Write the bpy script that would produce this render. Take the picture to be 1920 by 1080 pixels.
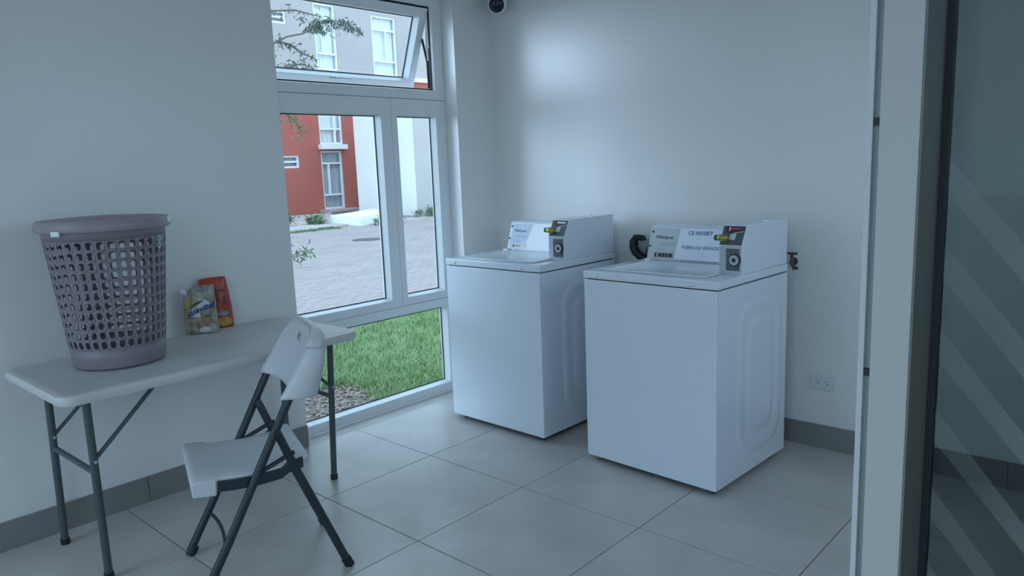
import bpy, bmesh, math, random
import numpy as np
from mathutils import Vector, Matrix
random.seed(7)
rng = np.random.default_rng(7)
S = bpy.context.scene
for o in list(bpy.data.objects):
    bpy.data.objects.remove(o)
COL = S.collection
PI = math.pi

# ------------------------------------------------------------------ camera
cam_d = bpy.data.cameras.new('camera'); cam = bpy.data.objects.new('camera', cam_d); COL.objects.link(cam)
YAW, PITCH, ROLL = -0.7420, 0.1616, -0.0386
fw = Vector((math.sin(YAW)*math.cos(PITCH), math.cos(YAW)*math.cos(PITCH), -math.sin(PITCH)))
r0 = Vector((math.cos(YAW), -math.sin(YAW), 0)); u0 = r0.cross(fw)
rr = math.cos(ROLL)*r0 + math.sin(ROLL)*u0; uu = -math.sin(ROLL)*r0 + math.cos(ROLL)*u0
cam.matrix_world = Matrix(((rr.x, uu.x, -fw.x, 3.2833), (rr.y, uu.y, -fw.y, -3.3924), (rr.z, uu.z, -fw.z, 1.3878), (0, 0, 0, 1)))
cam_d.sensor_width = 36; cam_d.sensor_fit = 'HORIZONTAL'; cam_d.lens = 1390.0*36/1920
cam_d.clip_start = 0.02; cam_d.clip_end = 200
S.camera = cam

# ------------------------------------------------------------------ light and exposure
w = bpy.data.worlds.new('sky'); S.world = w; w.use_nodes = True
bg = w.node_tree.nodes['Background']; bg.inputs[0].default_value = (0.52, 0.77, 1.0, 1); bg.inputs[1].default_value = 2.05
sd = bpy.data.lights.new('sun', 'SUN'); sun = bpy.data.objects.new('sun', sd); COL.objects.link(sun)
sd.energy = 1.05; sd.angle = math.radians(26); sd.color = (0.60, 0.75, 1.0)
sun.rotation_euler = Vector((-0.68, -0.73, 0.09)).to_track_quat('Z', 'Y').to_euler()
sun.location = (-10, -14, 3)
S.view_settings.view_transform = 'Standard'; S.view_settings.look = 'None'
S.view_settings.gamma = 1; S.view_settings.use_curve_mapping = False
S.view_settings.exposure = 0.55

# ------------------------------------------------------------------ materials
def mat(name, col, rough=0.5, metal=0.0, noise=None, bump=0.0, bscale=60, spec=0.5, coat=0.0):
    m = bpy.data.materials.new(name); m.use_nodes = True
    nt = m.node_tree; p = nt.nodes['Principled BSDF']
    p.inputs['Base Color'].default_value = (*col, 1); p.inputs['Roughness'].default_value = rough
    p.inputs['Metallic'].default_value = metal; p.inputs['Specular IOR Level'].default_value = spec
    p.inputs['Coat Weight'].default_value = coat
    tc = nt.nodes.new('ShaderNodeTexCoord')
    if noise:
        col2, scale, detail = noise
        n = nt.nodes.new('ShaderNodeTexNoise'); n.inputs['Scale'].default_value = scale; n.inputs['Detail'].default_value = detail
        nt.links.new(tc.outputs['Object'], n.inputs['Vector'])
        cr = nt.nodes.new('ShaderNodeValToRGB')
        cr.color_ramp.elements[0].position = 0.3; cr.color_ramp.elements[1].position = 0.7
        cr.color_ramp.elements[0].color = (*col, 1); cr.color_ramp.elements[1].color = (*col2, 1)
        nt.links.new(n.outputs['Fac'], cr.inputs[0]); nt.links.new(cr.outputs[0], p.inputs['Base Color'])
    if bump:
        n2 = nt.nodes.new('ShaderNodeTexNoise'); n2.inputs['Scale'].default_value = bscale; n2.inputs['Detail'].default_value = 4
        nt.links.new(tc.outputs['Object'], n2.inputs['Vector'])
        b = nt.nodes.new('ShaderNodeBump'); b.inputs['Strength'].default_value = bump; b.inputs['Distance'].default_value = 0.01
        nt.links.new(n2.outputs['Fac'], b.inputs['Height']); nt.links.new(b.outputs[0], p.inputs['Normal'])
    return m

def glass_mat(name, tint=(0.95, 0.97, 0.97), refl=1.45):
    m = bpy.data.materials.new(name); m.use_nodes = True; nt = m.node_tree
    for n in list(nt.nodes):
        if n.type != 'OUTPUT_MATERIAL': nt.nodes.remove(n)
    out = nt.nodes['Material Output']
    t = nt.nodes.new('ShaderNodeBsdfTransparent'); t.inputs[0].default_value = (*tint, 1)
    g = nt.nodes.new('ShaderNodeBsdfGlossy'); g.inputs['Roughness'].default_value = 0.01
    f = nt.nodes.new('ShaderNodeFresnel'); f.inputs[0].default_value = refl
    mx = nt.nodes.new('ShaderNodeMixShader')
    ge = nt.nodes.new('ShaderNodeNewGeometry'); mm = nt.nodes.new('ShaderNodeMix'); mm.inputs['B'].default_value = 0.0   # the exit face of the pane only transmits
    nt.links.new(ge.outputs['Backfacing'], mm.inputs[0]); nt.links.new(f.outputs[0], mm.inputs['A'])
    nt.links.new(mm.outputs[0], mx.inputs[0]); nt.links.new(t.outputs[0], mx.inputs[1]); nt.links.new(g.outputs[0], mx.inputs[2])
    nt.links.new(mx.outputs[0], out.inputs[0])
    return m

M = {}
M['wall'] = mat('wall_paint', (0.80, 0.785, 0.765), 0.36, noise=((0.775, 0.76, 0.74), 2.5, 3), bump=0.03, bscale=60, spec=0.6)
M['ceil'] = mat('ceiling_paint', (0.80, 0.80, 0.80), 0.8, bump=0.03)
M['tile'] = mat('porcelain_tile', (0.47, 0.43, 0.405), 0.30, noise=((0.58, 0.535, 0.505), 3.4, 9), bump=0.02, bscale=40)
M['grout'] = mat('grout', (0.07, 0.07, 0.072), 0.9, bump=0.1)
M['base'] = mat('baseboard_tile', (0.21, 0.20, 0.195), 0.4, noise=((0.25, 0.24, 0.235), 4, 6))
M['pvc'] = mat('white_pvc', (0.80, 0.81, 0.82), 0.3, bump=0.01)
M['rubber'] = mat('black_rubber', (0.012, 0.013, 0.015), 0.6, bump=0.05)
M['glass'] = glass_mat('window_glass')
M['enamel'] = mat('white_enamel', (0.76, 0.80, 0.86), 0.2, coat=0.3, noise=((0.74, 0.785, 0.85), 3, 2))
M['panel'] = mat('panel_white', (0.86, 0.88, 0.90), 0.35, noise=((0.84, 0.86, 0.89), 5, 2))
M['panelgrey'] = mat('panel_grey', (0.60, 0.66, 0.68), 0.38, noise=((0.57, 0.63, 0.66), 5, 2))
M['panelblue'] = mat('panel_pale_blue', (0.58, 0.66, 0.75), 0.4, noise=((0.54, 0.62, 0.72), 6, 2))
M['darkgap'] = mat('dark_gap', (0.03, 0.035, 0.04), 0.8, bump=0.02)
M['chrome'] = mat('chrome', (0.75, 0.76, 0.78), 0.18, 1.0, bump=0.01)
M['steel'] = mat('brushed_steel', (0.42, 0.44, 0.46), 0.35, 0.9, bump=0.05, bscale=200)
M['meter'] = mat('meter_dark', (0.10, 0.115, 0.125), 0.35, bump=0.02)
M['meterred'] = mat('meter_maroon', (0.07, 0.03, 0.035), 0.35, bump=0.02)
M['brass'] = mat('brass_yellow', (0.55, 0.50, 0.10), 0.3, 0.7, noise=((0.25, 0.24, 0.06), 60, 2))
M['ink'] = mat('dark_ink', (0.03, 0.04, 0.06), 0.6, bump=0.01)
M['inkblue'] = mat('blue_ink', (0.12, 0.17, 0.30), 0.6, bump=0.01)
M['paper'] = mat('paper', (0.86, 0.89, 0.97), 0.7, noise=((0.83, 0.86, 0.95), 12, 3), bump=0.08, bscale=25)
M['sticker'] = mat('cream_sticker', (0.78, 0.74, 0.68), 0.5, bump=0.01)
M['stickerdk'] = mat('brown_sticker', (0.42, 0.36, 0.30), 0.5, noise=((0.5, 0.45, 0.38), 40, 2))
M['resin'] = mat('white_resin', (0.66, 0.67, 0.69), 0.42, bump=0.03, bscale=400)
M['resintop'] = mat('table_resin', (0.60, 0.59, 0.57), 0.40, noise=((0.64, 0.63, 0.61), 6, 3), bump=0.05, bscale=500)
M['char'] = mat('charcoal_steel', (0.022, 0.032, 0.040), 0.36, 0.1, bump=0.02)
M['greysteel'] = mat('grey_green_steel', (0.075, 0.095, 0.098), 0.38, 0.2, bump=0.02)
M['cap'] = mat('black_cap', (0.012, 0.014, 0.018), 0.6, bump=0.02)
M['mauve'] = mat('mauve_plastic', (0.225, 0.190, 0.215), 0.42, noise=((0.25, 0.21, 0.24), 8, 2))
M['mauvelid'] = mat('mauve_lid_plastic', (0.30, 0.25, 0.27), 0.4, noise=((0.33, 0.275, 0.295), 8, 2))
M['white'] = mat('white_plastic', (0.8, 0.8, 0.8), 0.4, bump=0.01)
M['mint'] = mat('mint_sticker', (0.45, 0.68, 0.55), 0.5, bump=0.01)
M['pouch'] = mat('pouch_film', (0.17, 0.13, 0.085), 0.3, noise=((0.50, 0.45, 0.36), 30, 7), bump=0.3, bscale=25)
M['pouchy'] = mat('pouch_yellow', (0.26, 0.22, 0.03), 0.3, noise=((0.42, 0.36, 0.08), 20, 3), bump=0.1)
M['pouchw'] = mat('pouch_white', (0.72, 0.72, 0.72), 0.35, noise=((0.55, 0.57, 0.60), 30, 3))
M['pouchb'] = mat('pouch_brown', (0.28, 0.13, 0.09), 0.35, noise=((0.40, 0.25, 0.16), 40, 4))
M['navy'] = mat('navy_print', (0.02, 0.05, 0.22), 0.4, bump=0.01)
M['red'] = mat('red_film', (0.36, 0.045, 0.02), 0.3, noise=((0.44, 0.07, 0.03), 15, 4), bump=0.2, bscale=30)
M['amber'] = mat('amber_print', (0.38, 0.17, 0.02), 0.35, noise=((0.60, 0.36, 0.09), 40, 4))
M['plum'] = mat('plum_print', (0.16, 0.02, 0.06), 0.35, bump=0.01)
M['greyp'] = mat('grey_print', (0.22, 0.24, 0.33), 0.35, noise=((0.35, 0.3, 0.35), 50, 2))
M['hose'] = mat('black_hose', (0.008, 0.008, 0.013), 0.6, bump=0.1)
M['pipe'] = mat('grey_pipe', (0.20, 0.23, 0.23), 0.5, bump=0.05)
M['tap'] = mat('tarnished_brass', (0.10, 0.09, 0.08), 0.4, 0.8, noise=((0.18, 0.15, 0.12), 80, 2))
M['outlet'] = mat('outlet_plate', (0.70, 0.71, 0.71), 0.4, bump=0.01)
M['lens'] = mat('camera_lens_black', (0.006, 0.009, 0.016), 0.15, bump=0.01)
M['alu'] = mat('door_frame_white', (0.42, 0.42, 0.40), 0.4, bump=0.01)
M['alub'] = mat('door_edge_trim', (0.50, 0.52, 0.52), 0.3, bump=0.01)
M['olive'] = mat('olive_return_shade', (0.155, 0.155, 0.135), 0.5, bump=0.02)
M['tint'] = glass_mat('tinted_glass', (0.50, 0.54, 0.53), 1.22)
def frost(name):
    m = bpy.data.materials.new(name); m.use_nodes = True; nt = m.node_tree; p = nt.nodes['Principled BSDF']
    p.inputs['Base Color'].default_value = (0.40, 0.42, 0.40, 1); p.inputs['Roughness'].default_value = 0.6
    t = nt.nodes.new('ShaderNodeBsdfTransparent'); mx = nt.nodes.new('ShaderNodeMixShader')
    tc = nt.nodes.new('ShaderNodeTexCoord'); n = nt.nodes.new('ShaderNodeTexNoise'); n.inputs['Scale'].default_value = 6
    mr = nt.nodes.new('ShaderNodeMapRange'); mr.inputs[3].default_value = 0.05; mr.inputs[4].default_value = 0.16
    nt.links.new(tc.outputs['Object'], n.inputs[0]); nt.links.new(n.outputs[0], mr.inputs[0]); nt.links.new(mr.outputs[0], mx.inputs[0])
    nt.links.new(t.outputs[0], mx.inputs[1]); nt.links.new(p.outputs[0], mx.inputs[2])
    nt.links.new(mx.outputs[0], nt.nodes['Material Output'].inputs[0])
    return m
M['frost'] = frost('frosted_film')
# outdoors
M['ground'] = mat('concrete_ground', (0.269, 0.221, 0.206), 0.9, noise=((0.314, 0.259, 0.242), 0.8, 6), bump=0.2, bscale=20)
M['paver'] = mat('stone_paver', (0.269, 0.217, 0.208), 0.85, noise=((0.352, 0.282, 0.266), 1.3, 8), bump=0.25, bscale=30)
M['paver2'] = mat('pink_stone_paver', (0.307, 0.243, 0.230), 0.85, noise=((0.367, 0.295, 0.278), 1.7, 8), bump=0.25, bscale=30)
M['soil'] = mat('dry_soil', (0.120, 0.085, 0.070), 0.95, noise=((0.225, 0.168, 0.145), 18, 8), bump=0.8, bscale=30)
M['litter'] = mat('dry_leaf', (0.248, 0.175, 0.127), 0.8, noise=((0.412, 0.324, 0.278), 9, 3))
M['grass'] = mat('grass_blade', (0.14, 0.27, 0.06), 0.5, noise=((0.36, 0.47, 0.21), 6, 6))
M['leafd'] = mat('dark_leaf', (0.075, 0.095, 0.075), 0.5, noise=((0.13, 0.16, 0.12), 6, 3))
M['leafg'] = mat('green_leaf', (0.072, 0.137, 0.050), 0.5, noise=((0.144, 0.216, 0.094), 6, 3))
M['bark'] = mat('bark', (0.127, 0.091, 0.072), 0.9, noise=((0.187, 0.136, 0.115), 30, 5), bump=0.5)
M['stuccored'] = mat('red_stucco', (0.42, 0.105, 0.078), 0.85, noise=((0.45, 0.125, 0.095), 0.8, 5), bump=0.1, bscale=30)
M['stuccogrey'] = mat('grey_stucco', (0.42, 0.36, 0.345), 0.85, noise=((0.46, 0.395, 0.375), 0.7, 5), bump=0.1, bscale=30)
M['stuccowhite'] = mat('white_stucco', (0.84, 0.82, 0.79), 0.85, noise=((0.80, 0.78, 0.76), 0.9, 6), bump=0.1, bscale=30)
M['stuccopink'] = mat('pale_pink_stucco', (0.52, 0.46, 0.44), 0.85, noise=((0.55, 0.49, 0.47), 0.9, 6), bump=0.1, bscale=30)
M['curtain'] = mat('curtain', (0.92, 0.87, 0.84), 0.8, noise=((0.94, 0.90, 0.88), 5, 2))
M['curtaing'] = mat('grey_curtain', (0.50, 0.53, 0.57), 0.8, noise=((0.60, 0.62, 0.66), 5, 2))
M['pink'] = mat('pink_cloth', (0.412, 0.077, 0.121), 0.8, bump=0.02)
M['iron'] = mat('cast_iron', (0.075, 0.065, 0.066), 0.7, bump=0.3)
M['concrete'] = mat('pale_concrete', (0.389, 0.324, 0.302), 0.85, noise=((0.464, 0.389, 0.363), 2, 7), bump=0.2, bscale=20)

# ------------------------------------------------------------------ mesh helper
class MB:
    def __init__(s): s.v = []; s.f = []; s.m = []; s.mi = 0
    def add(s, vs, fs):
        b = len(s.v); s.v += [tuple(x) for x in vs]; s.f += [tuple(b+i for i in f) for f in fs]; s.m += [s.mi]*len(fs); return s
    def box(s, a, b):
        x0, y0, z0 = a; x1, y1, z1 = b
        return s.add([(x0,y0,z0),(x1,y0,z0),(x1,y1,z0),(x0,y1,z0),(x0,y0,z1),(x1,y0,z1),(x1,y1,z1),(x0,y1,z1)],
                     [(0,3,2,1),(4,5,6,7),(0,1,5,4),(1,2,6,5),(2,3,7,6),(3,0,4,7)])
    def loops(s, ls, closed=True, cap0=True, cap1=True):
        n = len(ls[0]); vs = [p for l in ls for p in l]; fs = []
        for i in range(len(ls)-1):
            for j in range(n if closed else n-1):
                k = (j+1) % n
                fs.append((i*n+j, i*n+k, (i+1)*n+k, (i+1)*n+j))
        if cap0: fs.append(tuple(range(n))[::-1])
        if cap1: fs.append(tuple((len(ls)-1)*n+j for j in range(n)))
        return s.add(vs, fs)
    def tube(s, path, r, n=12, flat=1.0, caps=True):
        P = [Vector(p) for p in path]; rs = r if isinstance(r, (list, tuple)) else [r]*len(P)
        ls = []; up = None
        for i, p in enumerate(P):
            t = (P[min(i+1, len(P)-1)]-P[max(i-1, 0)]).normalized()
            if up is None:
                up = Vector((0,0,1)) if abs(t.z) < 0.9 else Vector((1,0,0))
            a = (up - t*up.dot(t)).normalized(); b = t.cross(a); up = a
            ls.append([p + a*math.cos(2*PI*k/n)*rs[i]*flat + b*math.sin(2*PI*k/n)*rs[i] for k in range(n)])
        return s.loops(ls, True, caps, caps)
    def lathe(s, prof, n=32, c=(0,0,0), cap=True):
        ls = [[(c[0]+r*math.cos(2*PI*k/n), c[1]+r*math.sin(2*PI*k/n), c[2]+z) for k in range(n)] for r, z in prof]
        return s.loops(ls, True, cap, cap)
    def prism(s, poly, axis, lo, hi):
        def P(a, b, h): return {0: (h, a, b), 1: (a, h, b), 2: (a, b, h)}[axis]
        return s.loops([[P(a, b, lo) for a, b in poly], [P(a, b, hi) for a, b in poly]])
    def build(s, name, m, parent=None, bevel=0, seg=2, smooth=None, loc=None, solid=None, subsurf=0):
        me = bpy.data.meshes.new(name); me.from_pydata(s.v, [], s.f)
        bm = bmesh.new(); bm.from_mesh(me); bmesh.ops.recalc_face_normals(bm, faces=bm.faces); bm.to_mesh(me); bm.free()
        ms = m if isinstance(m, (list, tuple)) else [m]
        for x in ms: me.materials.append(x)
        if len(ms) > 1: me.polygons.foreach_set('material_index', s.m)
        o = bpy.data.objects.new(name, me); COL.objects.link(o)
        if parent: o.parent = parent
        if loc: o.location = loc
        if solid:
            md = o.modifiers.new('solidify', 'SOLIDIFY'); md.thickness = solid; md.offset = 0
        if bevel:
            md = o.modifiers.new('bevel', 'BEVEL'); md.width = bevel; md.segments = seg; md.limit_method = 'ANGLE'; md.angle_limit = math.radians(40)
        if subsurf:
            md = o.modifiers.new('subsurf', 'SUBSURF'); md.levels = subsurf; md.render_levels = subsurf
        if smooth is not None:
            me.polygons.foreach_set('use_smooth', [True]*len(me.polygons))
            if smooth < 180: me.set_sharp_from_angle(angle=math.radians(smooth))
        return o

def empty(name, loc=(0,0,0), rz=0):
    o = bpy.data.objects.new(name, None); COL.objects.link(o); o.location = loc; o.rotation_euler = (0,0,rz); o.empty_display_size = 0.05
    return o
def tag(o, label, cat, group=None):
    o['label'] = label; o['category'] = cat
    if group: o['group'] = group
    return o
def struct(o, label=None):
    o['kind'] = 'structure'
    if label: o['label'] = label
    return o
def link_copy(src, parent=None, loc=None):
    c = src.copy(); COL.objects.link(c); c.parent = parent
    if loc is not None: c.location = loc
    return c
def copy_tree(o, parent=None):
    c = o.copy(); COL.objects.link(c); c.parent = parent
    for ch in list(o.children): copy_tree(ch, c)
    return c
def panel_holes(mb, axis, lo, hi, r, holes):
    """wall slab: r=(a0,a1,b0,b1) in the two other axes, with rectangular holes"""
    As = sorted({r[0], r[1], *[h[0] for h in holes], *[h[1] for h in holes]}); Bs = sorted({r[2], r[3], *[h[2] for h in holes], *[h[3] for h in holes]})
    for i in range(len(As)-1):
        for j in range(len(Bs)-1):
            ca, cb = (As[i]+As[i+1])/2, (Bs[j]+Bs[j+1])/2
            if any(h[0] < ca < h[1] and h[2] < cb < h[3] for h in holes): continue
            a = [0,0,0]; b = [0,0,0]; ax = [k for k in range(3) if k != axis]
            a[axis] = lo; b[axis] = hi; a[ax[0]] = As[i]; b[ax[0]] = As[i+1]; a[ax[1]] = Bs[j]; b[ax[1]] = Bs[j+1]
            mb.box(a, b)
def text_mesh(body, size, bold=0.0, shear=0.0):
    c = bpy.data.curves.new('lettering', 'FONT'); c.body = body; c.size = size; c.align_x = 'CENTER'; c.align_y = 'CENTER'
    c.offset = bold; c.shear = shear; c.resolution_u = 2
    o = bpy.data.objects.new('lettering', c); COL.objects.link(o)
    bpy.context.view_layer.update()
    dg = bpy.context.evaluated_depsgraph_get()
    me = bpy.data.meshes.new_from_object(o.evaluated_get(dg))
    bpy.data.objects.remove(o)
    return me
def lettering(name, body, size, m, parent, fn, bold=0.0, shear=0.0):
    me = text_mesh(body, size, bold, shear)
    for v in me.vertices: v.co = fn(v.co.x, v.co.y)
    me.materials.clear(); me.materials.append(m)
    o = bpy.data.objects.new(name, me); COL.objects.link(o); o.parent = parent
    return o

# ================================================================== ROOM SHELL
XR, YB, YF, ZC = 3.9, 0.095, -4.3, 2.405
WL = MB()
panel_holes(WL, 0, -0.22, 0.0, (YF, YB+0.2, -0.12, 2.9), [(-1.42, -0.235, -0.03, 2.405)])
wl = struct(WL.build('wall_left', M['wall'], bevel=0))
md = wl.modifiers.new('weld', 'WELD')
pier = MB(); 
struct(MB().box((-0.0, YB, -0.12), (XR+0.2, YB+0.2, 2.9)).build('wall_back', M['wall']))
wr = MB(); panel_holes(wr, 0, XR, XR+0.2, (YF, YB, -0.12, 2.9), [(YF+0.1, -3.9, 0.0, 2.4), (-1.70, -0.25, 1.25, 2.38)])  # unseen openings, added to let sky light fill the room
struct(wr.build('wall_right', M['wall']))
wf = MB(); panel_holes(wf, 1, YF-0.2, YF, (-0.22, XR+0.2, -0.12, 2.9), [(0.05, 1.1, 0.0, 2.4), (2.5, 3.85, 0.0, 2.4)])  # openings out of view, the second one added for fill light
struct(wf.build('wall_front', M['wall']))
struct(MB().box((0, YF, ZC), (XR, YB, ZC+0.2)).build('ceiling', M['ceil']))
# floor: slab of grout carrying the tiles
fl = struct(MB().box((0, YF, -0.12), (XR, YB, -0.0025)).build('floor', M['grout']))
T = 0.6; X1, YA = 0.6156, -1.1211
protos = {}
def tile_at(x0, x1, y0, y1):
    g = 0.0016
    key = (round(x1-x0, 3), round(y1-y0, 3))
    if key not in protos:
        mb = MB(); a, b, z0, z1, e = (x1-x0)/2-g, (y1-y0)/2-g, -0.004, 0.0, 0.0012
        ls = [[(-a+i,-b+i,z),(a-i,-b+i,z),(a-i,b-i,z),(-a+i,b-i,z)] for i, z in ((0,z0),(0,z1-e),(e,z1))]
        mb.loops(ls, True, False, True)
        o = mb.build('floor_tile', M['tile'], fl); protos[key] = o
    else:
        o = link_copy(protos[key], fl)
    o.location = ((x0+x1)/2, (y0+y1)/2, 0)
xs = [0] + [X1 + T*i for i in range(-1, 6) if 0.02 < X1+T*i < XR-0.02] + [XR]
ys = sorted([YF, YB] + [YA + T*j for j in range(-6, 3) if YF+0.02 < YA+T*j < YB-0.02])
for i in range(len(xs)-1):
    for j in range(len(ys)-1): tile_at(xs[i], xs[i+1], ys[j], ys[j+1])
# window recess threshold is tiled too
o = MB().box((-0.104, -1.42, -0.02), (0.0, -0.235, 0.0)).build('floor_tile', M['tile'], fl)
# baseboards, cut tiles 60 cm long
def baseboard(name, segs, mk):
    root = struct(empty(name))
    for a, b in segs: mk(a, b).build('baseboard_tile', M['base'], root, bevel=0.0015, seg=1)
j0 = -2.223
jl = [YF] + [j0 + T*k for k in range(-4, 4) if YF+0.03 < j0+T*k < -1.45] + [-1.42]
baseboard('baseboard_left', [(jl[i]+0.001, jl[i+1]-0.001) for i in range(len(jl)-1)] + [(-0.234, YB-0.012)], lambda a, b: MB().box((0, a, 0), (0.012, b, 0.1136)))
jb = [0.0, 0.42, 1.02, 1.62, 2.22, 2.82, 3.42, XR]
baseboard('baseboard_back', [(jb[i]+0.001, jb[i+1]-0.001) for i in range(len(jb)-1)], lambda a, b: MB().box((a, YB-0.012, 0), (b, YB, 0.1136)))

# ------------------------------------------------------------------ window_1
win = struct(empty('window_1', (-0.104, -0.83, 0)), 'tall white framed window from floor to ceiling with tilted top sash')
WO = Vector((-0.104, -0.83, 0))
def ring(y0, y1, z0, z1, wl_, wr_, wb_, wt_, front=0.0, back=-0.06, bead=0.012, chamf=0.046, xf=None):
    mb = MB(); ls = []
    def lp(k, x, b):
        return [(x, y0+wl_*k-b*(k>0), z0+wb_*k-b*(k>0)), (x, y1-wr_*k+b*(k>0), z0+wb_*k-b*(k>0)), (x, y1-wr_*k+b*(k>0), z1-wt_*k+b*(k>0)), (x, y0+wl_*k-b*(k>0), z1-wt_*k+b*(k>0))]
    ls = [lp(0, back, 0), lp(0, front-0.002, 0), lp(0, front, -0.0), lp(1, front, bead), lp(1, front-chamf, 0), lp(1, back, 0), lp(0, back, 0)]
    mb.loops(ls, True, False, False)
    if xf: mb.v = [xf(v) for v in mb.v]
    return mb
def local(mb):
    mb.v = [tuple(Vector(v)-WO) for v in mb.v]; return mb
def pane(y0, y1, z0, z1, x, xf=None, grow=0.01):
    mb = MB().box((x-0.003, y0-grow, z0-grow), (x+0.003, y1+grow, z1+grow))
    if xf: mb.v = [xf(v) for v in mb.v]
    return mb
def gasket(y0, y1, z0, z1, x, t=0.006, xf=None):
    mb = ring(y0-0.002, y1+0.002, z0-0.002, z1+0.002, t, t, t, t, front=x+0.003, back=x-0.003, bead=0, chamf=0.001)
    if xf: mb.v = [xf(v) for v in mb.v]
    return mb
def light(kind, y0, y1, z0, z1, ws, front, parent, xf=None, back=-0.166):
    f = local(ring(y0, y1, z0, z1, *ws, front=front, back=back, xf=xf)).build(kind, M['pvc'], parent, bevel=0.002, seg=1)
    gy0, gy1, gz0, gz1 = y0+ws[0], y1-ws[1], z0+ws[2], z1-ws[3]
    local(pane(gy0, gy1, gz0, gz1, front-0.053, xf)).build('glass_pane', M['glass'], f)
    local(gasket(gy0, gy1, gz0, gz1, front-0.047, xf=xf)).build('gasket', M['rubber'], f)
    return f
light('fixed_frame', -1.42, -0.235, 0.0, 0.60, (0.055, 0.081, 0.07, 0.064), -0.104, win)
light('casement_sash', -1.42, -0.6585, 0.602, 1.7985, (0.06, 0.0845, 0.058, 0.0985), -0.100, win)
light('side_frame', -0.6555, -0.235, 0.602, 1.7985, (0.0555, 0.09, 0.058, 0.0985), -0.104, win)
tf = local(ring(-1.42, -0.235, 1.801, 2.405, 0.05, 0.078, 0.056, 0.07, front=-0.104, back=-0.164, bead=0.004, chamf=0.01)).build('top_frame', M['pvc'], win, bevel=0.002, seg=1)
local(gasket(-1.372, -0.311, 1.855, 2.337, -0.125, 0.012)).build('gasket', M['rubber'], tf)
HX, HZ, TA = -0.122, 2.325, math.radians(21)
def tilt(v):
    x, y, z = v; dx, dz = x-HX, z-HZ
    return (HX + dx*math.cos(TA) + dz*math.sin(TA), y, HZ - dx*math.sin(TA) + dz*math.cos(TA))
sash = light('awning_sash', -1.39, -0.325, 1.845, 2.325, (0.055, 0.062, 0.062, 0.062), -0.112, win, xf=tilt, back=-0.168)
hd = MB().box((-0.112, -0.93, 1.885), (-0.098, -0.87, 1.897)).box((-0.104, -0.905, 1.889), (-0.090, -0.80, 1.896))
hd.v = [tilt(v) for v in hd.v]; local(hd).build('latch', M['steel'], sash, bevel=0.002)
local(MB().tube([(-0.142, -0.322, 1.87), (-0.145, -0.322, 2.02), (-0.178, -0.325, 2.16)], 0.007, 8)).build('stay_arm', M['darkgap'], win)
local(MB().tube([(-0.138, -0.320, 2.03), (-0.142, -0.321, 2.10)], 0.008, 8)).build('stay_arm', M['chrome'], win)

# ------------------------------------------------------------------ glazed door standing at the right, close to the camera
dr = struct(empty('door_1', (2.91, -1.93, 0)), 'white door post with tinted glass and frosted diagonal bands')
DO = Vector((2.91, -1.93, 0))
def dloc(mb): mb.v = [tuple(Vector(v)-DO) for v in mb.v]; return mb
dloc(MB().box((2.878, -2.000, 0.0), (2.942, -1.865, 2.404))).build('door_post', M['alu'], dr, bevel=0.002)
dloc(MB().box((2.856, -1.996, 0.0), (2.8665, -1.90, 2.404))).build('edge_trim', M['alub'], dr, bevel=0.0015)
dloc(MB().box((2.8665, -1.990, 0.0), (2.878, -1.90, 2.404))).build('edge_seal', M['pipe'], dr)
dloc(MB().box((2.9422, -1.998, 0.0), (2.945, -1.868, 2.404))).build('return_shade', M['olive'], dr)  # olive-toned strip added to darken the post's side face, shade put into its colour
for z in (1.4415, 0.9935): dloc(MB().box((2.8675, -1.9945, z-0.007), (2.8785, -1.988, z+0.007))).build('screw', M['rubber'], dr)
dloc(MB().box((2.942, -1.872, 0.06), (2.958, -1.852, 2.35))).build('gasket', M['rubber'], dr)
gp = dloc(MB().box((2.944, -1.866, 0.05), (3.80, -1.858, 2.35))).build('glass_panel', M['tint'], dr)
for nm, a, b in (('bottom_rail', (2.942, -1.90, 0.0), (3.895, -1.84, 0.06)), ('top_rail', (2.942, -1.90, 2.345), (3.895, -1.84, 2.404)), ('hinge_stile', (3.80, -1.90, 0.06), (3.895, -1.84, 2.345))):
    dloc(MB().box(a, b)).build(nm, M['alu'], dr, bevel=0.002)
for k in range(12):                                   # film bands running down to the right
    zc = 0.28 + 0.156*k - 0.03; pts = []
    x0, x1 = 2.96, 3.798; sl = -1.25; hh = 0.031
    ex = min(x1, x0 + (zc+hh-0.07)/1.25) if zc > 0.1 else x0
    poly = [(x0, zc-hh), (ex, max(0.06, zc-hh+sl*(ex-x0))), (ex, zc+hh+sl*(ex-x0)), (x0, zc+hh)]
    if zc > 1.42 or ex <= x0+0.05: continue
    dloc(MB().prism(poly, 1, -1.8675, -1.8665)).build('frosted_band', M['frost'], dr)

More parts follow.
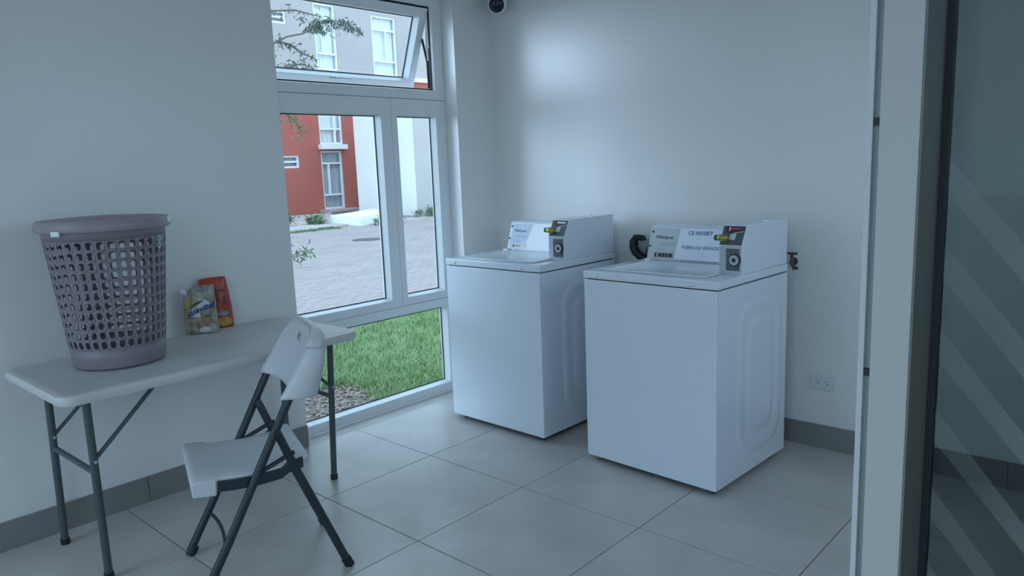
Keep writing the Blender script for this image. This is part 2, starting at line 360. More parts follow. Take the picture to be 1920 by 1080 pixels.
# ================================================================== WASHING MACHINES
def rrect(a0, a1, b0, b1, r, n=6):
    pts = []
    for cx, cy, t0 in ((a1-r, b1-r, 0), (a0+r, b1-r, PI/2), (a0+r, b0+r, PI), (a1-r, b0+r, 1.5*PI)):
        for k in range(n+1):
            t = t0 + k*PI/2/n; pts.append((cx+r*math.cos(t), cy+r*math.sin(t)))
    return pts
WW, WD, WH, LT = 0.678, 0.630, 0.908, 0.035
def washer(X, Y, rot, kind):
    root = empty('washing_machine', (X, Y, 0), rot)
    c = MB().box((0, 0.006, 0.028), (WW, WD, WH-LT-0.005))
    for side in (0, 1):                               # stamped relief of the side panels
        xs_ = (lambda h: WW+h) if side else (lambda h: -h)
        for (a0, a1, b0, b1, rad, prof) in ((0.16, 0.58, 0.10, 0.80, 0.13, [(0,0),(0.02,0.004),(0.035,0.005),(0.055,0.0018),(0.07,0.001)]),
                                            (0.245, 0.50, 0.19, 0.72, 0.09, [(0,0.0008),(0.018,0.0045),(0.04,0.0058),(0.06,0.005)])):
            ls = []
            for ins, h in prof:
                ls.append([(xs_(h), y, z) for y, z in rrect(a0+ins, a1-ins, b0+ins, b1-ins, max(0.02, rad-ins))])
            c.loops(ls, True, False, True)
    cab = c.build('cabinet', M['enamel'], root, smooth=35)
    MB().box((0.001, -0.001, 0.024), (WW-0.001, 0.0055, WH-LT-0.004)).build('front_panel', M['enamel'], root, bevel=0.004, seg=3, smooth=40)
    MB().box((0.012, 0.012, WH-LT-0.006), (WW-0.012, WD-0.012, WH-LT+0.002)).build('seam', M['darkgap'], root)
    tp = MB().box((-0.003, -0.003, WH-LT), (WW+0.003, WD, WH)).build('top_panel', M['enamel'], root, bevel=0.006, seg=3, smooth=40)
    # lid with dark gap round it
    MB().loops([[(x, y, z) for x, y in rrect(0.052, 0.592, 0.045, 0.425, 0.03)] for z in (WH-0.004, WH+0.0012)]).build('lid_gap', M['pipe'], root)
    ld = MB()
    ld.loops([[(x, y, z) for x, y in rrect(0.056+i, 0.588-i, 0.049+i, 0.421-i, 0.028)] for i, z in ((0, WH), (0, WH+0.004), (0.003, WH+0.006), (0.03, WH+0.006), (0.036, WH+0.0035))])
    lid = ld.build('lid', M['enamel'], root, smooth=40)
    MB().box((0.066, 0.385, WH+0.004), (0.10, 0.425, WH+0.014)).build('hinge_cover', M['panel'], lid, bevel=0.003)
    for x in (0.075, 0.560):
        s = MB(); s.loops([[(x+r*math.cos(2*PI*k/14), -0.003-y, WH-0.019+r*math.sin(2*PI*k/14)) for k in range(14)] for r, y in ((0.0085, 0), (0.008, 0.003), (0.005, 0.0055), (0.001, 0.0063))])
        s.build('screw', M['chrome'], root, smooth=60)
    for x in (0.06, WW-0.06):
        for y in (0.06, WD-0.06): MB().lathe([(0.022, 0), (0.022, 0.012), (0.010, 0.014), (0.010, 0.03)], 14, (x, y, 0)).build('foot', M['cap'], root)
    MB().box((0.018, 0.022, 0.013), (WW-0.018, WD-0.018, 0.030)).build('base_shade', M['cap'], root)  # black base box, added to deepen the shade under the cabinet
    MB().box((WW-0.030, 0.006, 0.014), (WW-0.010, 0.02, 0.03)).build('corner_clip', M['cap'], root)
    # sloped console
    S0, S1 = (0.452, WH), (0.500, 1.066)
    con = MB().prism([S0, S1, (0.512, 1.074), (WD-0.01, 1.074), (WD-0.01, WH)], 0, 0.034, WW-0.107).build('console', M['enamel'], root, bevel=0.004, smooth=40)
    nrm = Vector((0, -(S1[1]-S0[1]), S1[0]-S0[0])).normalized()
    def on_slope(x, t, h=0.0):                        # t: 0 bottom .. 1 top of the sloped face
        return Vector((x, S0[0]+(S1[0]-S0[0])*t, S0[1]+(S1[1]-S0[1])*t)) + nrm*h
    def plate(name, poly, h0, h1, m, par):
        mb = MB(); mb.loops([[on_slope(x, t, h) for x, t in poly] for h in (h0, h1)]); return mb.build(name, m, par)
    pm = M['panel'] if kind == 0 else M['panelgrey']
    fp = plate('faceplate', [(0.040, 0.06), (WW-0.112, 0.06), (WW-0.112, 0.97), (0.040, 0.97)], -0.001, 0.002, pm, con)
    bluecol = M['panelblue'] if kind == 0 else M['panel']
    plate('print_field', [(0.052, 0.10), (0.165, 0.10), (0.215, 0.95), (0.058, 0.95)], 0.002, 0.0024, M['panelblue'] if kind == 0 else pm, con)
    lettering('brand_lettering', 'Whirlpool', 0.023, M['inkblue'] if kind == 0 else M['ink'], con,
              lambda a, b: on_slope(0.122+a, 0.70+b/0.165, 0.003), bold=0.0004)
    for t, x0, x1, hh in ((0.52, 0.085, 0.185, 0.007), (0.46, 0.085, 0.18, 0.006), (0.36, 0.085, 0.13, 0.005), (0.31, 0.085, 0.14, 0.005)):
        plate('print_line', [(x0, t-hh), (x1, t-hh), (x1, t+hh), (x0, t+hh)], 0.0024, 0.0028, M['greyp'], con)
    st = plate('sticker', [(0.075, 0.09), (0.185, 0.09), (0.185, 0.25), (0.075, 0.25)], 0.0024, 0.0032, M['sticker'] if kind == 0 else M['stickerdk'], con)
    bars = ((0.08, 0.089),) + (((0.098, 0.14),) if kind == 0 else ((0.102, 0.118), (0.122, 0.136), (0.14, 0.153), (0.157, 0.178)))
    for a, b in bars:
        if kind == 0 and b > 0.1: plate('print_line', [(a, 0.15), (b, 0.15), (b, 0.19), (a, 0.19)], 0.0032, 0.0036, M['greyp'], con)
        else: plate('print_line', [(a, 0.11), (b, 0.11), (b, 0.22), (a, 0.22)], 0.0032, 0.0036, M['ink'], con)
    for t in (0.42, 0.86):
        p = on_slope(0.052-(0.006 if t < .5 else 0), t, 0.001); q = p + nrm*0.004
        MB().tube([p, q], 0.0055, 10).build('screw', M['ink'], con)
    MB().tube([on_slope(0.555, 0.28, 0.001), on_slope(0.555, 0.28, 0.004)], 0.004, 8).build('screw', M['ink'], con)
    # coin meter box
    bx0, bx1 = WW-0.107, WW-0.002
    prof = [(0.203, WH), (0.203, 1.032), (0.243, 1.108), (0.252, 1.113), (WD-0.004, 1.115), (WD-0.004, WH)]
    cb = MB().prism(prof, 0, bx0, bx1).build('coin_box', M['enamel'], root, bevel=0.003, smooth=40)
    # cheeks stand proud on either side of the dark front
    MB().box((bx0+0.004, 0.198, WH+0.008), (bx1-0.006, 0.2035, 1.028)).build('vault_panel', M['steel'], cb, bevel=0.001)
    MB().box((bx0+0.036, 0.194, WH+0.018), (bx1-0.010, 0.199, 1.018)).build('vault_door', M['meter'], cb, bevel=0.001)
    lx, lz = bx0+0.077, 0.972
    def disc(name, r, y0, y1, m):
        MB().loops([[(lx+r*math.cos(2*PI*k/24), y, lz+r*math.sin(2*PI*k/24)) for k in range(24)] for y in (y0, y1)]).build(name, m, cb, smooth=40)
    disc('lock_rim', 0.026, 0.196, 0.186, M['ink']); disc('lock', 0.021, 0.19, 0.183, M['steel']); disc('lock_core', 0.009, 0.185, 0.181, M['ink'])
    A, B = Vector((0, 0.203, 1.032)), Vector((0, 0.243, 1.108)); nb = Vector((0, -(B.z-A.z), B.y-A.y)).normalized()
    def on_meter(x, t, h): return Vector((bx0+x, 0, 0)) + A + (B-A)*t + nb*h
    def mplate(name, poly, h0, h1, m):
        mb = MB(); mb.loops([[on_meter(x, t, h) for x, t in poly] for h in (h0, h1)]); return mb.build(name, m, cb)
    mplate('coin_slide', [(0.003, 0.0), (0.101, 0.0), (0.101, 0.99), (0.003, 0.99)], -0.002, 0.003, M['meter'])
    mplate('print_field', [(0.02, 0.62), (0.098, 0.62), (0.098, 0.96), (0.016, 0.96)], 0.003, 0.0036, M['meterred'])
    mplate('print_field', [(0.040, 0.26), (0.067, 0.26), (0.067, 0.62), (0.040, 0.54)], 0.003, 0.0038, M['panelblue'])
    mplate('print_field', [(0.06, 0.62), (0.098, 0.68), (0.098, 0.73), (0.05, 0.62)], 0.0036, 0.004, M['panelblue'])
    mplate('print_line', [(0.038, 0.80), (0.092, 0.80), (0.092, 0.90), (0.036, 0.90)], 0.0036, 0.0042, M['panel'] if kind == 0 else M['pink'])
    if kind: mplate('print_line', [(0.030, 0.74), (0.036, 0.74), (0.036, 0.92), (0.030, 0.92)], 0.0036, 0.0044, M['white'])
    k = MB(); kz = 1.062; kx = bx0+0.020
    ax = [(-0.030, 0.008), (-0.024, 0.011), (-0.019, 0.011), (-0.017, 0.014), (-0.004, 0.016), (0.010, 0.016), (0.022, 0.013), (0.026, 0.008)]
    k.loops([[(kx+a, 0.205-0.010+r*math.cos(2*PI*j/14), kz+r*math.sin(2*PI*j/14)) for j in range(14)] for a, r in ax])
    k.build('coin_knob', M['brass'], cb, smooth=50)
    MB().tube([(kx-0.034, 0.195, kz), (kx-0.028, 0.195, kz)], 0.012, 12).build('knob_end', M['ink'], cb)
    MB().lathe([(0.009, 0), (0.009, 0.004), (0.005, 0.008), (0.001, 0.009)], 14, (bx1-0.03, 0.47, 1.114)).build('screw', M['chrome'], cb, smooth=60)
    return root, on_slope
w1, _ = washer(0.2849, -0.6503, -0.013, 0)
tag(w1, 'white top-loading coin washing machine nearer the window, its bluish panel uncovered', 'washing machine', 'coin washing machines')
w2, slope2 = washer(1.2525, -0.6864, -0.0388, 1)
tag(w2, 'white top-loading coin washing machine farther from the window, carrying a paper notice', 'washing machine', 'coin washing machines')

# paper notice leaning on the right machine's console
pn = empty('paper_notice', (1.2525, -0.6864, 0), -0.0388)
tag(pn, 'white printed out-of-service notice leaning on the right washing machine console', 'notice')
def sheet(a, b, h=0.0):                               # a 0..1 across, b 0..1 up
    x = 0.200 + 0.272*a + 0.012*b*(1-a); p = slope2(x, 0.045+0.93*b, 0.0075 + 0.006*math.sin(a*5+b*2)**2 + 0.012*(1-b)**2)
    return p + Vector((0, -h, h*0.3))
mb = MB(); N = 14
mb.loops([[sheet(i/N, j/N) for i in range(N+1)] for j in range(N+1)], False, False, False)
mb.build('sheet', M['paper'], pn, smooth=180)
lettering('heading', 'CE NOSIET', 0.028, M['inkblue'], pn, lambda a, b: sheet(0.42+a/0.272, 0.86+b/0.165, 0.0012), bold=0.0006)
lettering('message', 'FUERA DE SERVICIO', 0.0232, M['inkblue'], pn, lambda a, b: sheet(0.49+a/0.272, 0.40+b/0.165, 0.0012), bold=0.0002)
for k, (a, b) in enumerate([(0.60, 0.72), (0.35, 0.70), (0.48, 0.22), (0.50, 0.14)]):
    mb = MB().loops([[sheet(a+t*0.02, b+0.03*math.sin(t*1.7+k)+0.005*s, 0.001) for t in range(6)] for s in (0, 1)], False, False, False); mb.build('faint_mark', M['greyp'], pn)

# ================================================================== TABLE
ZT = 0.718
tb = empty('folding_table', (0.375, -2.118, 0), 0.012)
tag(tb, 'white plastic folding table with grey metal legs against the left wall', 'table')
hw, hl = 0.312, 0.586
mb = MB()
def tl(ins, z): return [(x, y, z + (0.012*max(0, 1-(x/hw)**2)**1.5 if abs(y) > hl-0.03 and z < ZT-0.03 else 0)) for x, y in rrect(-hw+ins, hw-ins, -hl+ins, hl-ins, 0.055-ins*0.5, 8)]
mb.loops([tl(0.014, ZT-0.036), tl(0.003, ZT-0.034), tl(0, ZT-0.027), tl(0, ZT-0.009), tl(0.004, ZT-0.002), tl(0.012, ZT), tl(0.03, ZT), tl(0.034, ZT-0.0015)], True, True, True)
top = mb.build('tabletop', M['resintop'], tb, smooth=35)
def tv(x, y, z): return Vector((x-0.375, y+2.118, z))
L1 = dict(near=((0.541, -2.585, 0), (0.590, -2.600, ZT-0.036)), far=((0.125, -2.594, 0), (0.195, -2.600, ZT-0.036)))
L2 = dict(near=((0.468, -1.58, 0), (0.535, -1.59, ZT-0.036)), far=((0.085, -1.58, 0), (0.130, -1.59, ZT-0.036)))
for L, s in ((L1, 1), (L2, -1)):
    mids = []
    for k in ('near', 'far'):
        a, b = tv(*L[k][0]), tv(*L[k][1])
        lg = MB().tube([a+(b-a)*0.012, b], 0.0135, 14).build('leg', M['greysteel'], tb, smooth=60)
        MB().tube([a, a+(b-a)*0.035], 0.0165, 14).build('foot_cap', M['cap'], lg, smooth=60)
        p = a+(b-a)*0.66; q = Vector((b.x+0.0, b.y+0.24*s, ZT-0.038))
        br = MB().tube([p, q], 0.011, 10, flat=0.6).build('brace', M['greysteel'], tb, smooth=60)
        MB().tube([p+Vector((0.012, 0, 0)), p+Vector((0.019, 0, 0))], 0.006, 8).build('rivet', M['chrome'], br)
        mids.append(a+(b-a)*0.595)
    MB().tube(mids, 0.0105, 12).build('crossbar', M['greysteel'], tb, smooth=60)

# ================================================================== LAUNDRY BASKET
BX, BY, BH, RB, RT = 0.315, -2.375, 0.525, 0.156, 0.207
bk = tag(empty('laundry_basket', (BX, BY, ZT+0.0022)), 'tall mauve plastic laundry hamper with square holes and lid on the table', 'basket')
NC, NR = 36, 11
def cone(a, z): 
    r = RB + (RT-RB)*(z/BH); return (r*math.cos(a), r*math.sin(a), z)
mb = MB(); zb, zt = 0.075, BH-0.055
for i in range(NC):
    a0, a1 = 2*PI*i/NC, 2*PI*(i+1)/NC; am = (a0+a1)/2
    for j in range(NR):
        z0, z1 = zb+(zt-zb)*j/NR, zb+(zt-zb)*(j+1)/NR; zm = (z0+z1)/2
        if (j == NR-1 and i in (33, 32)) or (i in (28,) and 1 < j): pass
        out = [(a0,z0),(am,z0),(a1,z0),(a1,zm),(a1,z1),(am,z1),(a0,z1),(a0,zm)]
        hx, hz = (a1-a0)*0.33, (z1-z0)*0.38
        if j == NR-1 and i in (3, 4):               # solid spot that carries the sticker
            mb.add([cone(*p) for p in out], [tuple(range(8))]); continue
        c = 0.80
        inn = [(am-hx*c,zm-hz*c),(am,zm-hz),(am+hx*c,zm-hz*c),(am+hx,zm),(am+hx*c,zm+hz*c),(am,zm+hz),(am-hx*c,zm+hz*c),(am-hx,zm)]
        mb.add([cone(*p) for p in out]+[cone(*p) for p in inn], [(k, (k+1)%8, 8+(k+1)%8, 8+k) for k in range(8)])
A = [2*PI*k/(2*NC) for k in range(2*NC)]
mb.loops([[(x*(0.96 if z == 0 else 1), y*(0.96 if z == 0 else 1), z) for x, y, z in (cone(a, zz) for a in A)] for z, zz in ((0, 0), (0.006, 0.006), (0.04, 0.04), (zb, zb))], True, True, False)
mb.loops([[cone(a, z) for a in A] for z in (zt, BH)], True, False, False)
body = mb.build('basket_body', M['mauve'], bk, smooth=40, solid=0.0035)
mb = MB()
mb.lathe([(RT+0.001, BH-0.022), (RT+0.014, BH-0.024), (RT+0.019, BH-0.018), (RT+0.018, BH+0.002), (RT+0.010, BH+0.014), (RT-0.012, BH+0.016), (RT-0.014, BH+0.010), (RT-0.001, BH+0.004), (RT+0.001, BH-0.022)], 64, cap=False)
lid = mb.build('basket_lid', M['mauvelid'], bk, smooth=50)
nb = 15
for k in range(nb):
    d = -(RT-0.02) + 2*(RT-0.02)*(k+0.5)/nb; h = math.sqrt(max(0, (RT-0.010)**2-d*d))
    ang = math.radians(48); ux, uy = math.cos(ang), math.sin(ang); vx, vy = -uy, ux
    P = lambda s, t, z: (ux*s+vx*t, uy*s+vy*t, z)
    w_ = 0.0068
    mb = MB(); n = 8
    ls = []
    for q in range(n+1):
        s = -h+2*h*q/n; z = BH+0.010+0.009*(1-(s*s+d*d)/(RT*RT))
        ls.append([P(s, d-w_, z), P(s, d+w_, z), P(s, d+w_, z+0.005), P(s, d-w_, z+0.005)])
    mb.loops(ls).build('lid_slat', M['mauvelid'], lid)
ux, uy = math.cos(math.radians(138)), math.sin(math.radians(138))
for off in (-0.09, 0.0, 0.09):
    h = math.sqrt((RT-0.012)**2-off*off); vx, vy = -uy, ux
    ls = []
    for q in range(9):
        s = -h+2*h*q/8; z = BH+0.009+0.009*(1-(s*s+off*off)/(RT*RT))
        ls.append([(ux*s+vx*(off+e), uy*s+vy*(off+e), z+dz) for e, dz in ((-0.008, 0), (0.008, 0), (0.008, 0.0055), (-0.008, 0.0055))])
    MB().loops(ls).build('lid_slat', M['mauvelid'], lid)
def radial(ang, r, w2, z0, z1, th):
    mb = MB(); n = 6
    mb.loops([[((r+dr_)*math.cos(ang+t), (r+dr_)*math.sin(ang+t), z) for dr_, z in ((0, z0), (th, z0), (th, z1), (0, z1))] for t in [(-w2+2*w2*k/n)/r for k in range(n+1)]])
    return mb
camang = math.atan2(-3.39-BY, 3.28-BX)
radial(camang-0.72, RT+0.015, 0.016, BH-0.034, BH-0.016, 0.009).build('lid_clip', M['white'], lid, bevel=0.002)
radial(camang+1.25, RT+0.016, 0.012, BH-0.012, BH+0.010, 0.006).build('lid_clip', M['white'], lid, bevel=0.002)
sk = MB()
sa = camang+1.02
for zc in (BH-0.092, BH-0.066):
    rr_ = RB+(RT-RB)*(zc/BH)+0.0035
    ls = []
    for k in range(17):
        t = 2*PI*k/16; ls.append([((rr_)*math.cos(sa+q*math.cos(t)*0.010/rr_), rr_*math.sin(sa+q*math.cos(t)*0.010/rr_), zc+q*math.sin(t)*0.012) for q in (0.55, 1.0)])
    sk.loops(ls, False, False, False)
sk.build('sticker', M['mint'], bk, solid=0.001)

# ================================================================== DETERGENT BAGS
def pillow(w0, h0, d0, top_t=0.12, skew=0.0, wf=lambda v: 1.0, topf=None):
    def P(u, v, side, off=0.0):                       # u -1..1, v 0..1
        x = w0/2*wf(v)*u + skew*v; z = h0*v
        if topf: z = z*topf(u)
        base = 1-v*0.0
        th = d0*(max(0.0, 1-abs(u)**3.0))**0.6 * ((1-v)**0.65*(0.85+0.6*v) if v < 1 else 0) + 0.002
        cr = 0.0035*math.sin(9*u+7*v)*math.sin(11*v+3*u)*(1-u*u)
        if v < 0.06: th *= 0.72+0.28*v/0.06; cr = 0
        return (x, -side*(th*0.5+cr*(side > 0)+off), z)
    return P
def pillow_mesh(P, nu=18, nv=20):
    mb = MB()
    us = [-1+2*i/nu for i in range(nu+1)]
    ring_ = lambda v: [P(u, v, 1) for u in us] + [P(u, v, -1) for u in us[::-1]]
    mb.loops([ring_(j/nv) for j in range(nv+1)], True, True, True)
    return mb
def patch(P, u0, u1, v0, v1, name, m, par, off=0.0012, ell=False, n=8, shear=0.0):
    mb = MB(); ls = []
    for j in range(n+1):
        b = j/n; hw_ = math.sqrt(max(0.0, 1-(2*b-1)**2)) if ell else 1
        ls.append([P(max(-0.99, min(0.99, (u0+u1)/2+(u1-u0)/2*(2*i/n-1)*hw_)), min(0.985, v0+(v1-v0)*b+shear*(2*i/n-1)*(u1-u0)/2), 1, off) for i in range(n+1)])
    return mb.loops(ls, False, False, False).build(name, m, par, smooth=180)
# softener pouch (front, left)
po = empty('refill_pouch', (0.105, -1.955, ZT), math.radians(62))
tag(po, 'beige refill pouch with slanted white spout and blue lettering on the table', 'pouch')
Pp = pillow(0.140, 0.212, 0.062, wf=lambda v: 1.0-0.10*v, topf=lambda u: 1.0 if u > -0.35 else 1.0-0.34*(-0.35-u))
pillow_mesh(Pp).build('pouch_body', M['pouch'], po, smooth=60)
patch(Pp, -0.95, -0.45, 0.58, 0.80, 'print_patch', M['pouchy'], po, 0.001)
patch(Pp, -0.98, -0.80, 0.40, 0.62, 'print_patch', M['pouchy'], po, 0.001)
patch(Pp, -0.62, 0.60, 0.42, 0.66, 'print_patch', M['pouchw'], po, 0.0014, True, shear=0.12)
patch(Pp, -0.55, 0.20, 0.62, 0.66, 'print_patch', M['ink'], po, 0.0018, shear=0.12)
patch(Pp, 0.0, 0.75, 0.14, 0.32, 'print_patch', M['pouchb'], po, 0.0014, True)
patch(Pp, -0.15, 0.55, 0.02, 0.15, 'print_patch', M['pouchw'], po, 0.0014, True)
patch(Pp, -0.25, 0.62, 0.86, 0.93, 'print_patch', M['greyp'], po, 0.0014)
for v in (0.10, 0.135, 0.17): patch(Pp, 0.42, 0.85, v, v+0.014, 'print_line', M['pouchw'], po, 0.002)
patch(Pp, 0.18, 0.62, 0.33, 0.40, 'print_patch', M['leafg'], po, 0.0014, True)
lettering('brand_lettering', 'Suavitel', 0.038, M['navy'], po, lambda a, b: Pp(max(-.95, min(.95, 0.02+a/0.066)), 0.52+b/0.212+a*1.35, 1, 0.0034), bold=0.0012, shear=0.2)
c0 = Vector(Pp(-0.80, 0.86, 1)); dirc = Vector((-0.70, 0, 0.72)).normalized()
c0 = Vector((-0.049, 0, 0.174))
MB().tube([c0, c0+dirc*0.012], 0.009, 12).build('spout', M['pouchw'], po, smooth=60)
MB().tube([c0+dirc*0.010, c0+dirc*0.013, c0+dirc*0.028, c0+dirc*0.030], [0.010, 0.012, 0.012, 0.009], 14).build('cap', M['white'], po, smooth=60)
# red bag behind it
rb_ = empty('detergent_bag', (0.053, -1.865, ZT), math.radians(68))
tag(rb_, 'red detergent bag with amber print standing behind the beige pouch', 'bag')
Pr = pillow(0.150, 0.232, 0.062, wf=lambda v: 1.0-0.26*v**2, topf=lambda u: 1.0-0.03*(u < -0.2)*(-0.2-u))
pillow_mesh(Pr).build('bag_body', M['red'], rb_, smooth=60)
patch(Pr, -0.1, 0.92, 0.03, 0.22, 'print_patch', M['amber'], rb_, 0.0014, True)
patch(Pr, 0.05, 0.75, 0.24, 0.34, 'print_patch', M['greyp'], rb_, 0.0014, True)
patch(Pr, 0.12, 0.30, 0.44, 0.60, 'print_patch', M['plum'], rb_, 0.0014)
patch(Pr, 0.52, 0.70, 0.46, 0.62, 'print_patch', M['plum'], rb_, 0.0014)
patch(Pr, -0.5, 0.85, 0.72, 0.75, 'print_line', M['plum'], rb_, 0.0014)

# ================================================================== FOLDING CHAIR
org = Vector((0.8904, -2.1706, 0))
ch = empty('folding_chair', org, 2.7883)
tag(ch, 'white resin folding chair with charcoal steel frame facing away from the window', 'chair')
def tubeY(z): return 0.2356 - 0.5135*z
for sx in (-1, 1):
    X = 0.205*sx
    zs = [0.0, 0.2, 0.4, 0.55, 0.62, 0.665]
    lg = MB().tube([(X, tubeY(z)+0.002, max(z, 0.012)) for z in zs], 0.0145, 14).build('front_leg', M['char'], ch, smooth=60)
    MB().tube([(X, 0.2376, 0.0), (X, tubeY(0.03), 0.03)], 0.0175, 14).build('foot_cap', M['cap'], lg, smooth=60)
    xr = 0.184*sx
    rl = MB().tube([(xr, -0.262+0.40*0.012, 0.012), (xr, -0.097, 0.421), (xr, -0.058, 0.530), (xr+0.006*sx, -0.049, 0.553)], 0.0145, 14).build('rear_leg', M['char'], ch, smooth=60)
    MB().tube([(xr, -0.263, 0.0), (xr, -0.250, 0.03)], 0.0175, 14).build('foot_cap', M['cap'], rl, smooth=60)
    MB().tube([(X-0.012*sx, -0.048, 0.553), (X+0.0165*sx, -0.048, 0.553)], 0.011, 12).build('pivot', M['char'], ch)
    xl = 0.186*sx
    mbr = MB(); ls = []
    for k in range(13):
        y = 0.165 - 0.295*k/12; z = 0.405 + 0.018*((k-5)/7)**2 - 0.012 + (0.012 if k > 9 else 0)
        ls.append([(xl-0.008, y, z-0.019), (xl+0.008, y, z-0.019), (xl+0.008, y, z+0.017), (xl-0.008, y, z+0.017)])
    mbr.loops(ls).build('seat_rail', M['char'], ch, bevel=0.003)
    pts = [(xl, -0.105, 0.462), (xl, -0.075, 0.452), (xl, -0.04, 0.437), (xl, 0.0, 0.420), (xl, 0.02, 0.408)]
    MB().tube(pts, 0.008, 8).build('link_bar', M['char'], ch, smooth=60)
def bow(z, half, y0, depth):
    return [(half*t, y0-depth*(1-abs(t)**2.2), z) for t in [-1+2*k/16 for k in range(17)]]
MB().tube(bow(0.150, 0.203, tubeY(0.150), 0.028), 0.0065, 10).build('front_stretcher', M['char'], ch, smooth=60)
# seat: one moulded block, deep at the front lip and thin behind it
def seat_section(v):                                  # v 0 front .. 1 rear
    hwid = 0.206 if v < 0.19 else (0.206-0.020*min(1, (v-0.19)/0.03))
    y = 0.224 - 0.372*v
    t = 0.060 if v < 0.19 else 0.060-0.040*min(1, (v-0.19)/0.03)
    rnd = 0.016*(1-min(1, v/0.04))**2
    zt = 0.441 - 0.016*math.sin(PI*min(1, v*0.95)) + 0.012*max(0, v-0.85)/0.15 - rnd*0.6
    us = [-1+2*k/16 for k in range(17)]
    top = [(hwid*u, y + rnd*0.2, zt - 0.006*math.sin(PI*v)*(1-u*u) - 0.006*max(0, abs(u)-0.9)/0.1) for u in us]
    bot = [(hwid*u*0.985, y, zt - t + rnd*0.5) for u in us[::-1]]
    return top + bot
vs_ = [0, 0.012, 0.03, 0.06, 0.10, 0.15, 0.189, 0.205, 0.222] + [0.26+0.04625*k for k in range(17)]
mb = MB().loops([seat_section(v) for v in vs_])
st = mb.build('seat', M['resin'], ch, smooth=45, bevel=0.008, seg=3)
# backrest: deep curved shell
mb = MB(); nu, nv = 28, 18
def back_pt(u, v):
    z0 = 0.656 - 0.006*(1-u*u)
    zt_ = 0.864 - 0.050*max(0, (abs(u)-0.45)/0.55)**3
    z = z0 + (zt_-z0)*v
    half = 0.206 + 0.004*v - 0.026*v**5
    sag = 0.060 - 0.056*v
    x = half*u; yt = -0.076 - 0.64*(z-0.66)
    y = yt - sag*(1-abs(u)**2.6)
    return (x, y, z)
us = [-1+2*i/nu for i in range(nu+1)]; vv = [j/nv for j in range(nv+1)]
verts = [[back_pt(u, v) for u in us] for v in vv]
flat = [p for r in verts for p in r]; fs = []
for j in range(nv):
    for i in range(nu):
        if 13 <= j <= 14 and 11 <= i <= 16: continue  # hand slot
        a = j*(nu+1)+i; fs.append((a, a+1, a+nu+2, a+nu+1))
mb.add(flat, fs)
# rolled side flanges running back round the tubes, and a folded top edge
for sx, idx in ((-1, 0), (1, nu)):
    edge = [verts[j][idx] for j in range(nv+1)]
    e1 = [(x+0.008*sx, y-0.012, z) for x, y, z in edge]; e2 = [(x+0.010*sx, (y-0.183-0.30*(z-0.631))/2, z-0.004) for k, (x, y, z) in enumerate(edge)]
    e3 = [(x-0.006*sx, -0.183-0.30*(z-0.631), z-0.008) for k, (x, y, z) in enumerate(edge)]
    mb.loops([edge, e1, e2, e3], False, False, False)
te = verts[nv]
mb.loops([te, [(x*1.02, y-0.012, z+0.001) for x, y, z in te], [(x*1.03, y-0.030, z-0.008) for x, y, z in te], [(x*1.03, y-0.040, z-0.028) for x, y, z in te]], False, False, False)
mb.build('backrest', M['resin'], ch, smooth=55, solid=0.010)

# ================================================================== SMALL FITTINGS
# drain hose behind the right washer
hz = empty('drain_hose', (1.10, 0.05, 0.0)); tag(hz, 'thick black bent drain hose on the wall behind the right washing machine', 'hose')
def hp(*P): return [(x-1.10, y-0.05, z) for x, y, z in P]
path = hp((1.128, 0.030, 0.968), (1.118, 0.028, 0.984), (1.098, 0.026, 0.986), (1.080, 0.022, 0.985), (1.066, 0.020, 0.962), (1.066, 0.020, 0.935), (1.078, 0.020, 0.908), (1.100, 0.022, 0.888), (1.130, 0.025, 0.878), (1.18, 0.03, 0.87), (1.26, 0.045, 0.84), (1.30, 0.05, 0.75), (1.30, 0.05, 0.35), (1.30, 0.05, 0.0))
MB().tube(path, [0.014, 0.017, 0.016, 0.020, 0.024, 0.025, 0.024, 0.022, 0.018, 0.018, 0.018, 0.018, 0.018, 0.018], 16).build('hose', M['hose'], hz, smooth=60)
MB().tube(hp((1.098, 0.035, 0.952), (1.115, 0.036, 0.945), (1.150, 0.040, 0.930), (1.160, 0.042, 0.925)), [0.022, 0.036, 0.044, 0.020], 16).build('end_cap', M['pipe'], hz, smooth=50)
MB().tube(hp((1.140, 0.045, 0.934), (1.150, 0.0945, 0.932)), 0.014, 12).build('wall_spigot', M['pipe'], hz, smooth=60)
# water tap
tp_ = empty('water_tap', (1.915, YB, 0.895)); tag(tp_, 'small dark water tap on the back wall beside the right washing machine', 'tap')
MB().tube([(0, 0, 0), (0, -0.008, 0)], 0.018, 14).build('flange', M['tap'], tp_)
MB().tube([(0, -0.005, 0), (0, -0.035, 0.0), (0.012, -0.055, -0.006), (0.025, -0.062, -0.022), (0.027, -0.063, -0.032)], [0.010, 0.011, 0.010, 0.009, 0.011], 12).build('spout', M['tap'], tp_, smooth=60)
MB().tube([(0, -0.03, 0.005), (0, -0.03, 0.036)], 0.0075, 10).build('stem', M['tap'], tp_)
MB().tube([(-0.022, -0.03, 0.040), (0.024, -0.03, 0.040)], 0.0055, 10).build('handle', M['tap'], tp_)
MB().tube([(0.027, -0.063, -0.018), (0.042, -0.066, -0.026)], 0.006, 10).build('nozzle', M['tap'], tp_)
